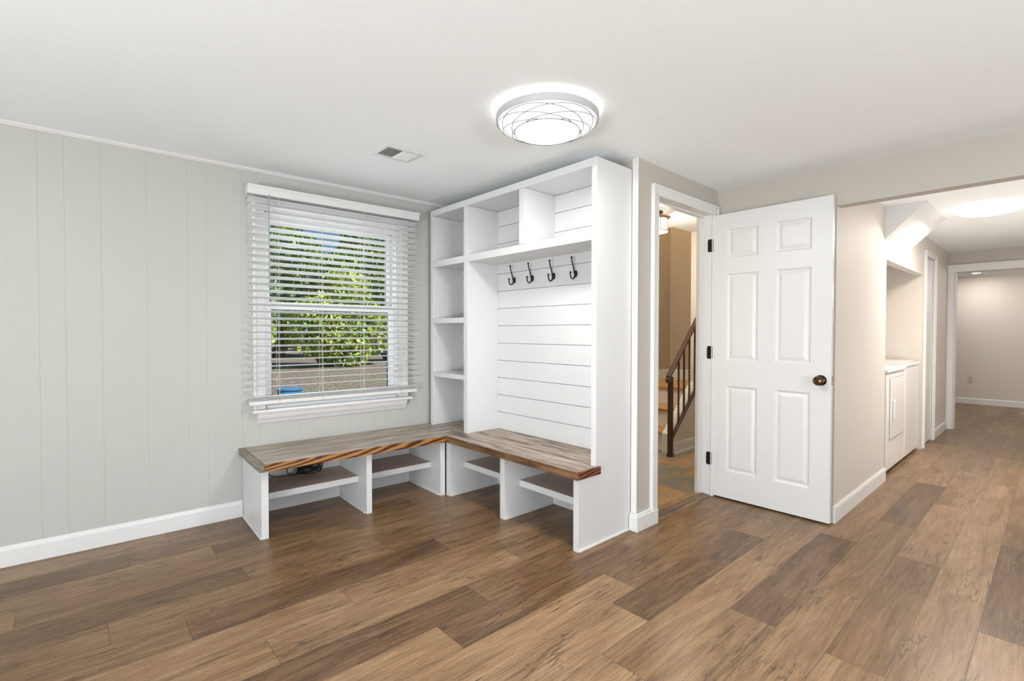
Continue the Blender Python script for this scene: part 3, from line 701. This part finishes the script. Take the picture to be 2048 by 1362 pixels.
m = MB(); m.box(DX+.006, DX+.030, DY0-.0015, DY0+.001, KZ-.028, KZ+.028); m.box(DX+.010, DX+.024, DY0-.012, DY0, KZ-.009, KZ+.009); m.build('latch', plain('latch_bronze', (.35, .28, .18), .35, .8), dr)
for z in (1.815, 1.045, .277):
    m = MB(); m.prism([(1.682, z-.046), (1.702, z-.046), (1.710, z-.038), (1.710, z+.038), (1.702, z+.046), (1.682, z+.046)], 3.4415, 3.4455, 'x')
    m.lathe([(.0055, z-.046), (.0055, z+.046)], (3.455, 1.674, 0), n=12); m.build('hinge', BLACK, dr, smooth=True)

# ------------------------------------------------------------------ ceiling lamp
LX, LY = 1.666, 1.612
cl = thing('ceiling_light', 'round flush ceiling lamp with wire swirl pattern in the main room', 'ceiling light', (LX, LY, 2.222), group=None)
m = MB(); m.lathe([(.19, 2.2), (.19, 2.2215)], (LX, LY, 0)); m.build('base_plate', WHITE, cl)
m = MB(); m.lathe([(.195, 2.2005), (.222, 2.2005), (.222, 2.206), (.195, 2.206)], (LX, LY, 0), n=64, cap=False); m.build('glow_rim', LAMPH, cl)
m = MB(); m.lathe([(.232, 2.200), (.239, 2.195), (.240, 2.172), (.236, 2.166), (.230, 2.166), (.232, 2.2)], (LX, LY, 0), n=96, cap=False); m.build('ring', RING, cl, smooth=True)
dome = [(.2315, 2.167), (.222, 2.156), (.205, 2.144), (.185, 2.134), (.165, 2.127), (.153, 2.1245)]
m = MB(); m.lathe(dome, (LX, LY, 0), n=96, cap=False); m.build('shade', LAMP, cl, smooth=True)
m = MB(); m.lathe([(.153, 2.1245), (.151, 2.1215), (.10, 2.119), (.001, 2.118)], (LX, LY, 0), n=96, cap=False); m.build('centre_diffuser', LAMP, cl, smooth=True)
def dz(r):
    for (r0, z0), (r1, z1) in zip(dome[:-1], dome[1:]):
        if r1 <= r <= r0: return z0+(z1-z0)*(r0-r)/(r0-r1)
    return None
m = MB()
for k in range(6):
    a0 = k*math.pi/3+.3; cx, cy = .043*math.cos(a0), .043*math.sin(a0); R_ = .185
    run = []
    for i in range(121):
        t = 2*math.pi*i/120; x, y = cx+R_*math.cos(t), cy+R_*math.sin(t); r = math.hypot(x, y); zz = dz(r)
        if zz is None:
            if len(run) > 2: m.tube(run, .0019, 5)
            run = []
        else: run.append((LX+x, LY+y, zz-.0008))
    if len(run) > 2: m.tube(run, .0019, 5)
m.build('wire_pattern', LINEM, cl)
light('ceiling_lamp_light', 'AREA', (LX, LY, 2.1165), 24, (1, .98, .955), shape='DISK', size=.27, aim=(0, 0, -1))
m = MB(); m.lathe([(.1525, 2.1243), (.1545, 2.1205), (.1505, 2.1205)], (LX, LY, 0), n=96, cap=False); m.build('inner_ring', LINEM, cl)

# hall lamp
cl2 = thing('ceiling_light', 'plain round white flush lamp on the hallway ceiling', 'ceiling light', (5.35, .375, 2.18))
m = MB(); m.lathe([(.20, 2.165), (.20, 2.1795)], (5.35, .375, 0)); m.build('base_plate', WHITE, cl2)
m = MB(); m.lathe([(.21, 2.165), (.205, 2.150), (.17, 2.130), (.10, 2.116), (.001, 2.112)], (5.35, .375, 0), n=64, cap=False); m.build('shade', LAMP2, cl2, smooth=True)
light('hall_lamp_light', 'AREA', (5.35, .375, 2.10), 32, (1, .89, .78), shape='DISK', size=.4, aim=(0, 0, -1))
# foyer drum lamp
px_, py_ = 3.80, 2.36
cl3 = thing('ceiling_light', 'small framed drum lamp on the entry ceiling behind the doorway', 'ceiling light', (px_, py_, 2.24))
m = MB(); m.lathe([(.06, 2.225), (.06, 2.2395)], (px_, py_, 0)); m.build('canopy', BRONZE, cl3)
m = MB(); m.lathe([(.10, 2.15), (.115, 2.205), (.115, 2.225), (.001, 2.225)], (px_, py_, 0), n=32, cap=False); m.v = [(a, b, c) for a, b, c in m.v]
m.v = []; m.f = []; m.mi = []
m.lathe([(.001, 2.055), (.09, 2.057), (.10, 2.06), (.10, 2.17), (.001, 2.175)], (px_, py_, 0), n=32, cap=False); m.build('shade', LAMP3, cl3, smooth=True)
CAGE = plain('lamp_cage_bronze', (.30, .19, .11), .4, .6)
m = MB(); m.lathe([(.102, 2.168), (.122, 2.180), (.122, 2.188), (.098, 2.176)], (px_, py_, 0), n=32, cap=False)
m.lathe([(.1005, 2.060), (.104, 2.060), (.104, 2.068), (.1005, 2.068)], (px_, py_, 0), n=32, cap=False)
for k in range(8):
    t = k*math.pi/4+.2; x, y = px_+.102*math.cos(t), py_+.102*math.sin(t); m.box(x-.0022, x+.0022, y-.0022, y+.0022, 2.062, 2.175)
m.build('cage', CAGE, cl3)
light('foyer_lamp_light', 'POINT', (3.80, 2.36, 1.98), 36, (1, .88, .72), shadow_soft_size=.09)
light('stairwell_lamp_light', 'POINT', (5.0, 2.95, 4.2), 80, (1, .88, .72), shadow_soft_size=.1)
# far room downlight
dl = thing('downlight', 'small recessed ceiling light seen through the far opening', 'ceiling light', (10.67, .888, 2.135))
m = MB(); m.lathe([(.05, 2.134), (.07, 2.130), (.075, 2.134)], (10.67, .888, 0), n=32, cap=False); m.build('trim_ring', WHITE, dl)
m = MB(); m.lathe([(.001, 2.132), (.052, 2.132)], (10.67, .888, 0), n=32, cap=False); m.build('lens', LAMP4, dl)
light('downlight_light', 'AREA', (10.67, .888, 2.12), 8, (1, .93, .85), shape='DISK', size=.12, aim=(0, 0, -1))
light('far_room_fill', 'POINT', (9.7, -.6, 1.85), 34, (1, .94, .88), shadow_soft_size=.1)  # extra fill without a fixture, added to light the far room ceiling

# ceiling vent
zc = ceil_z(2.6)
vt = thing('ceiling_vent', 'white rectangular air vent in the ceiling near the window', 'vent', (1.44, 2.605, zc))
def VT(x, y, z): return (x, y, ceil_z(y)+z)
m = MB(VT); x0, x1, y0, y1 = 1.315, 1.56, 2.508, 2.702
ix0, ix1, iy0, iy1 = 1.343, 1.532, 2.535, 2.676
for q in ((x0, x1, y0, iy0), (x0, x1, iy1, y1), (x0, ix0, iy0, iy1), (ix1, x1, iy0, iy1)): m.box(*q, -.005, -.0005)
m.build('frame', WHITE, vt, bevel=.001)
m = MB(VT); m.box(ix0, ix1, iy0, iy1, -.0012, -.0006); m.build('duct', plain('duct_grey', (.22, .25, .28), .7), vt)
for k in range(14):
    m = MB(VT); xc = ix0+.009+k*(ix1-ix0-.01)/13.5; sl = -.0058 if k < 7 else .005
    m.add([(xc-sl, iy0, -.0015), (xc+sl, iy0, -.0075), (xc+sl, iy1, -.0075), (xc-sl, iy1, -.0015), (xc-sl+.0012, iy0, -.0015), (xc+sl+.0012, iy0, -.0075), (xc+sl+.0012, iy1, -.0075), (xc-sl+.0012, iy1, -.0015)],
          [(0, 1, 2, 3), (4, 5, 6, 7), (0, 1, 5, 4), (1, 2, 6, 5), (2, 3, 7, 6), (3, 0, 4, 7)])
    m.build('louver', WHITE, vt)

# ------------------------------------------------------------------ washer and dryer
def rbox(m, x0, x1, y0, y1, z0, z1): m.box(x0, x1, y0, y1, z0, z1)
D0, D1, YF = 5.02, 5.715, .945
dy = thing('dryer', 'white front-loading dryer, nearer of the two laundry machines', 'dryer', (5.37, 1.28, 0))
m = MB(); m.box(D0, D1, YF, 1.66, .03, .845); m.build('cabinet', APPL, dy, bevel=.012)
m = MB(); m.box(D0-.002, D1+.002, YF-.012, 1.66, .850, .885); m.build('top', APPL, dy, bevel=.012)
m = MB(); m.box(D0+.03, D1-.03, YF+.02, 1.62, 0, .03); m.build('base', DARK, dy)
m = MB(); m.box(D0+.01, D1-.01, 1.52, 1.66, .885, .985); m.build('console', APPL, dy, bevel=.02)
m = MB(); m.box(D0+.095, D1-.045, YF-.009, YF, .29, .80); d_ = m.build('door', APPL, dy, bevel=.006)
m = MB(); m.box(D0+.088, D1-.038, YF-.003, YF+.0005, .283, .807); m.build('door_seam', APGREY, d_)
m = MB(); m.box(D0+.15, D0+.19, YF-.028, YF-.009, .46, .62); m.build('handle', APPL, d_, bevel=.006)
W0, W1 = 5.735, 6.40
ws = thing('washer', 'white top-loading washer next to the closet door casing', 'washer', (6.06, 1.28, 0))
m = MB(); m.box(W0, W1, YF, 1.66, .03, .865); m.build('cabinet', APPL, ws, bevel=.010)
m = MB(); m.box(W0, W1, YF-.008, 1.66, .868, .90); m.build('top', APPL, ws, bevel=.008)
m = MB(); m.box(W0+.05, W1-.05, YF+.03, 1.48, .901, .912); m.build('lid', APPL, ws, bevel=.004)
m = MB(); m.box(W0+.03, W1-.03, YF+.03, 1.62, 0, .03); m.build('base', DARK, ws)
m = MB(); m.box(W0+.01, W1-.01, 1.52, 1.66, .90, 1.0); m.build('console', APPL, ws, bevel=.02)

# outlet in far room
ot = thing('wall_outlet', 'almond wall outlet low on the far room wall', 'outlet', (11.2, .982, .407))
m = MB(); m.box(11.194, 11.1995, .945, 1.019, .350, .464); m.build('cover_plate', OUTL, ot, bevel=.002)
m = MB(); m.box(11.1915, 11.1945, .965, .999, .415, .445); m.box(11.1915, 11.1945, .965, .999, .369, .399); m.build('socket', plain('almond_socket', (.5, .43, .32), .4), ot)

# ------------------------------------------------------------------ stairs
st = thing('stairs', 'short oak-tread staircase with white risers behind the doorway', 'stairs', (4.42, 2.95, 0))
for k in range(3):
    x = 4.42+.25*k; zt = .195*(k+1)+(.008 if k == 2 else 0)
    m = MB(); m.box(x, x+.02, 2.612, 3.344, .195*k, zt-.026); m.build('riser', plain('riser_paint', (.74, .70, .64), .5), st)
    x1 = x+.27 if k < 2 else 5.755
    m = MB(); m.box(x-.03, x1, 2.612, 3.344, zt-.026, zt); m.build('tread', TREAD, st, bevel=.008)
m = MB(); m.box(4.409, 4.4195, 2.612, 3.344, 0, .022); m.build('shoe_molding', WHITE, st, bevel=.003)
m = MB(); m.prism([(4.345, 0), (5.76, 0), (5.76, 1.0), (5.1, 1.0), (5.1, .875), (4.91, .70), (4.345, .190)], 2.50, 2.60, 'y')
struct('wall_knee', m, plain('knee_wall_paint', (.75, .71, .66), .6), 'white slanted knee wall under the iron railing', 'wall')
m = MB(); m.prism([(4.337, 0), (4.352, 0), (4.352, .178), (4.915, .690), (4.915, .712), (4.337, .194)], 2.488, 2.61, 'y')
struct('trim_8', m, WHITE, 'white cap along the slanted knee wall', 'trim', bevel=.002)
m = MB(); baseboard('', m, '', (4.352, 2.50), (5.3, 2.50), (0, -1), .115, .014); m.box(4.352, 5.3, 2.468, 2.49, 0, .02)
struct('baseboard_stair', m, WHITE, 'white baseboard at the foot of the knee wall', 'baseboard')
m = MB(); baseboard('', m, '', (5.76, 2.6), (5.76, 3.355), (-1, 0), .125)
m2 = [(a, b, c+.593) for a, b, c in m.v]; m.v = m2
baseboard('', m, '', (4.42, 3.36), (5.76, 3.36), (0, -1), .02)
m.box(4.93, 5.76, 3.345, 3.36, .593, .718)
struct('baseboard_landing', m, WHITE, 'white baseboard around the stair landing', 'baseboard')
# railing
ry = 2.478
rl = thing('stair_railing', 'brown iron stair railing with twisted balusters', 'railing', (4.27, ry, 0))
m = MB(); m.box(4.247, 4.287, ry-.02, ry+.02, .012, .765); m.build('newel_post', RAILM, rl, bevel=.002)
m = MB(); m.box(4.240, 4.294, ry-.027, ry+.027, .001, .012); m.build('foot_plate', RAILM, rl)
def slope_bar(m, x0, z0, x1, z1, h, w_):
    m.add([(x0, ry-w_, z0), (x1, ry-w_, z1), (x1, ry-w_, z1+h), (x0, ry-w_, z0+h), (x0, ry+w_, z0), (x1, ry+w_, z1), (x1, ry+w_, z1+h), (x0, ry+w_, z0+h)], [(0, 1, 2, 3), (4, 5, 6, 7), (0, 1, 5, 4), (1, 2, 6, 5), (2, 3, 7, 6), (3, 0, 4, 7)])
m = MB(); slope_bar(m, 4.218, .740, 5.02, 1.56, .035, .023)
m.lathe([(.001, -.023), (.030, -.023), (.030, .023), (.001, .023)], (4.238, ry, .735), axis='y', n=24, cap=False)
m.build('handrail', RAILM, rl, bevel=.003)
m = MB(); slope_bar(m, 4.287, .160, 4.915, .742, .030, .016); m.build('bottom_rail', RAILM, rl, bevel=.002)
for k, x in enumerate((4.415, 4.518, 4.622, 4.73, 4.835)):
    z0 = .185+(x-4.287)*.927; z1 = .745+(x-4.218)*1.022
    m = MB()
    if k % 2 == 0 and k < 4:
        N_ = 60; vs_ = []; fs = []
        for i in range(N_+1):
            f = i/N_; z = z0+(z1-z0)*f; a = (f-.15)/.7*math.pi*7 if .15 < f < .85 else (0 if f <= .15 else math.pi*7)
            for q in range(4):
                t = a+q*math.pi/2+math.pi/4; vs_.append((x+.0105*math.cos(t), ry+.0105*math.sin(t), z))
        for i in range(N_):
            for q in range(4): fs.append((i*4+q, i*4+(q+1) % 4, (i+1)*4+(q+1) % 4, (i+1)*4+q))
        m.add(vs_, fs)
    else: m.box(x-.0075, x+.0075, ry-.0075, ry+.0075, z0, z1)
    m.build('baluster', RAILM, rl)

# ------------------------------------------------------------------ outside
m = MB(); m.box(-30, 60, 3.8, 90, -.35, -.25)
g = struct('floor', m, YARD, 'brown and green yard ground outside the window', 'ground')
def crown(seed, blobs, nleaf, size):
    rr = random.Random(seed); m = MB(); vs_ = []; fs = []
    for k in range(nleaf):
        cx, cy, cz, R_ = rr.choice(blobs)
        while True:
            d = Vector((rr.uniform(-1, 1), rr.uniform(-1, 1), rr.uniform(-1, 1)))
            if .2 < d.length < 1: break
        d = d.normalized()*(d.length**.35)
        c = Vector((cx, cy, cz))+d*R_
        a = Vector((rr.gauss(0, 1), rr.gauss(0, 1), rr.gauss(0, 1))).normalized(); b = a.cross(Vector((rr.gauss(0, 1), rr.gauss(0, 1), rr.gauss(0, 1)))).normalized()
        s = size*rr.uniform(.6, 1.3); i = len(vs_)
        vs_ += [tuple(c-a*s), tuple(c+b*s*.5), tuple(c+a*s), tuple(c-b*s*.5)]; fs.append((i, i+1, i+2, i+3))
    m.add(vs_, fs); return m
def leaf_mesh(name, mb, mat):
    me = bpy.data.meshes.new(name); me.from_pydata(mb.v, [], mb.f); me.materials.append(mat); return me
protoA = leaf_mesh('foliage', crown(1, [(0, 0, 4.6, 2.0), (1.5, .3, 4.0, 1.6), (-1.5, -.2, 4.2, 1.6), (.3, .4, 6.2, 1.6), (-.8, .5, 3.0, 1.5), (1.0, -.6, 2.8, 1.4)], 15000, .13), LEAF1)
protoB = leaf_mesh('foliage', crown(2, [(0, 0, 1.9, 1.3), (1.1, .2, 1.4, 1.1), (-1.1, -.2, 1.5, 1.1), (.2, .3, 2.8, 1.0), (0, 0, .8, 1.1)], 9000, .11), LEAF2)
protoC = leaf_mesh('foliage', crown(3, [(0, 0, 3.2, 2.2), (1.8, .3, 2.6, 1.8), (-1.8, -.2, 2.8, 1.9), (.3, .4, 5.2, 2.0), (0, 0, 1.4, 1.6)], 15000, .15), LEAF3)
mt = MB(); mt.tube([(0, 0, -.05), (.05, 0, 1.2), (0, .1, 2.6), (.1, 0, 4.6)], [.2, .16, .13, .06], 10)
def tree(name, x, y, me, s, rot, label, cat, group):
    t = thing(name, label, cat, (x, y, -.25), group=group); t.scale = (s, s, s); t.rotation_euler = (0, 0, rot)
    f = bpy.data.objects.new('foliage', me); COL.objects.link(f); f.parent = t
    global trunk_me
    k = bpy.data.objects.new('trunk', trunk_me); COL.objects.link(k); k.parent = t
    if me is protoB: k.scale = (.35, .35, .42)
trunk_me = bpy.data.meshes.new('trunk'); trunk_me.from_pydata(mt.v, [], mt.f); trunk_me.materials.append(BARK)
tree('tree', 12.7, 27, protoA, 1.0, 0, 'tall sunlit green tree at the right side of the window view', 'tree', 'trees outside the window')
tree('tree', 6.2, 27, protoC, .9, 1, 'dark green tree at the left side of the window view', 'tree', 'trees outside the window')
tree('tree', 10.6, 38.5, protoA, 1.5, 2, 'tallest green tree far back in the middle of the window view', 'tree', 'trees outside the window')
tree('tree', 20.8, 45, protoC, 1.4, 3, 'large dark tree far behind the brick house', 'tree', 'trees outside the window')
tree('shrub', 8.6, 20.3, protoB, 1.1, 0, 'yellow-green shrub in the middle of the window view', 'shrub', 'shrubs outside the window')
tree('shrub', 4.0, 20.0, protoB, .9, 2, 'yellow-green shrub at the left of the window view', 'shrub', 'shrubs outside the window')
tree('shrub', 9.2, 31.8, protoB, .7, 4, 'small yellow-green shrub between the trees farther back', 'shrub', 'shrubs outside the window')
# brick house
hs = thing('house', 'red brick house glimpsed at the right of the window view', 'house', (17.5, 34, -.25))
m = MB(); m.box(14.6, 21, 32, 38, -.25, 3.0); m.build('wall', BRICKM, hs)
m = MB(); m.prism([(14.2, 3.0), (21.4, 3.0), (17.8, 5.2)], 31.6, 38.4, 'y'); m.build('roof', ROOFM, hs)
for x in (15.4, 17.6):
    m = MB(); m.box(x, x+1, 31.95, 32.02, 1.0, 2.3); m.build('window', WHITE, hs)
# car
cr = thing('car', 'small blue parked car at the right edge of the window view', 'car', (13.4, 22.3, -.25))
def CX(x, y, z): return (13.4+x, 22.3+y, z-.25)
m = MB(CX); m.prism([(-2.0, .35), (2.0, .35), (2.05, .75), (1.2, .9), (.75, 1.4), (-1.0, 1.42), (-1.6, .95), (-2.05, .85)], -.8, .8, 'y'); m.build('body', CARB, cr, bevel=.05)
m = MB(CX); m.prism([(1.0, .93), (.70, 1.33), (-.95, 1.35), (-1.35, .95)], -.81, .81, 'y'); m.build('window', CARG, cr)
for x in (-1.3, 1.3):
    for y in (-.8, .8):
        m = MB(CX); m.lathe([(.001, -.09), (.3, -.09), (.33, 0), (.3, .09), (.001, .09)], (x, y, .33), axis='y', n=24, cap=False); m.build('wheel', TYRE, cr, smooth=True)
# blue bins
for k, (x, y) in enumerate(((3.35, 10.6), (3.15, 9.7))):
    b = thing('bin', ('blue plastic tub on the ground outside, farther of the two', 'blue plastic tub on the ground outside, nearer of the two')[k], 'bin', (x, y, -.25), group='blue tubs in the yard')
    m = MB(); m.lathe([(.001, -.25), (.20, -.25), (.25, .0), (.26, .0), (.25, -.01), (.19, -.23), (.001, -.23)], (x, y, 0), n=32, cap=False); m.build('tub', BINB, b, smooth=True)
    m = MB(); m.lathe([(.27, .0), (.27, .02), (.001, .035)], (x, y, 0), n=32, cap=False); m.build('lid', BINB, b, smooth=True)
for o in list(bpy.data.objects):
    if o.name.startswith('coat_hook') and o.type == 'EMPTY': bpy.data.objects.remove(o)
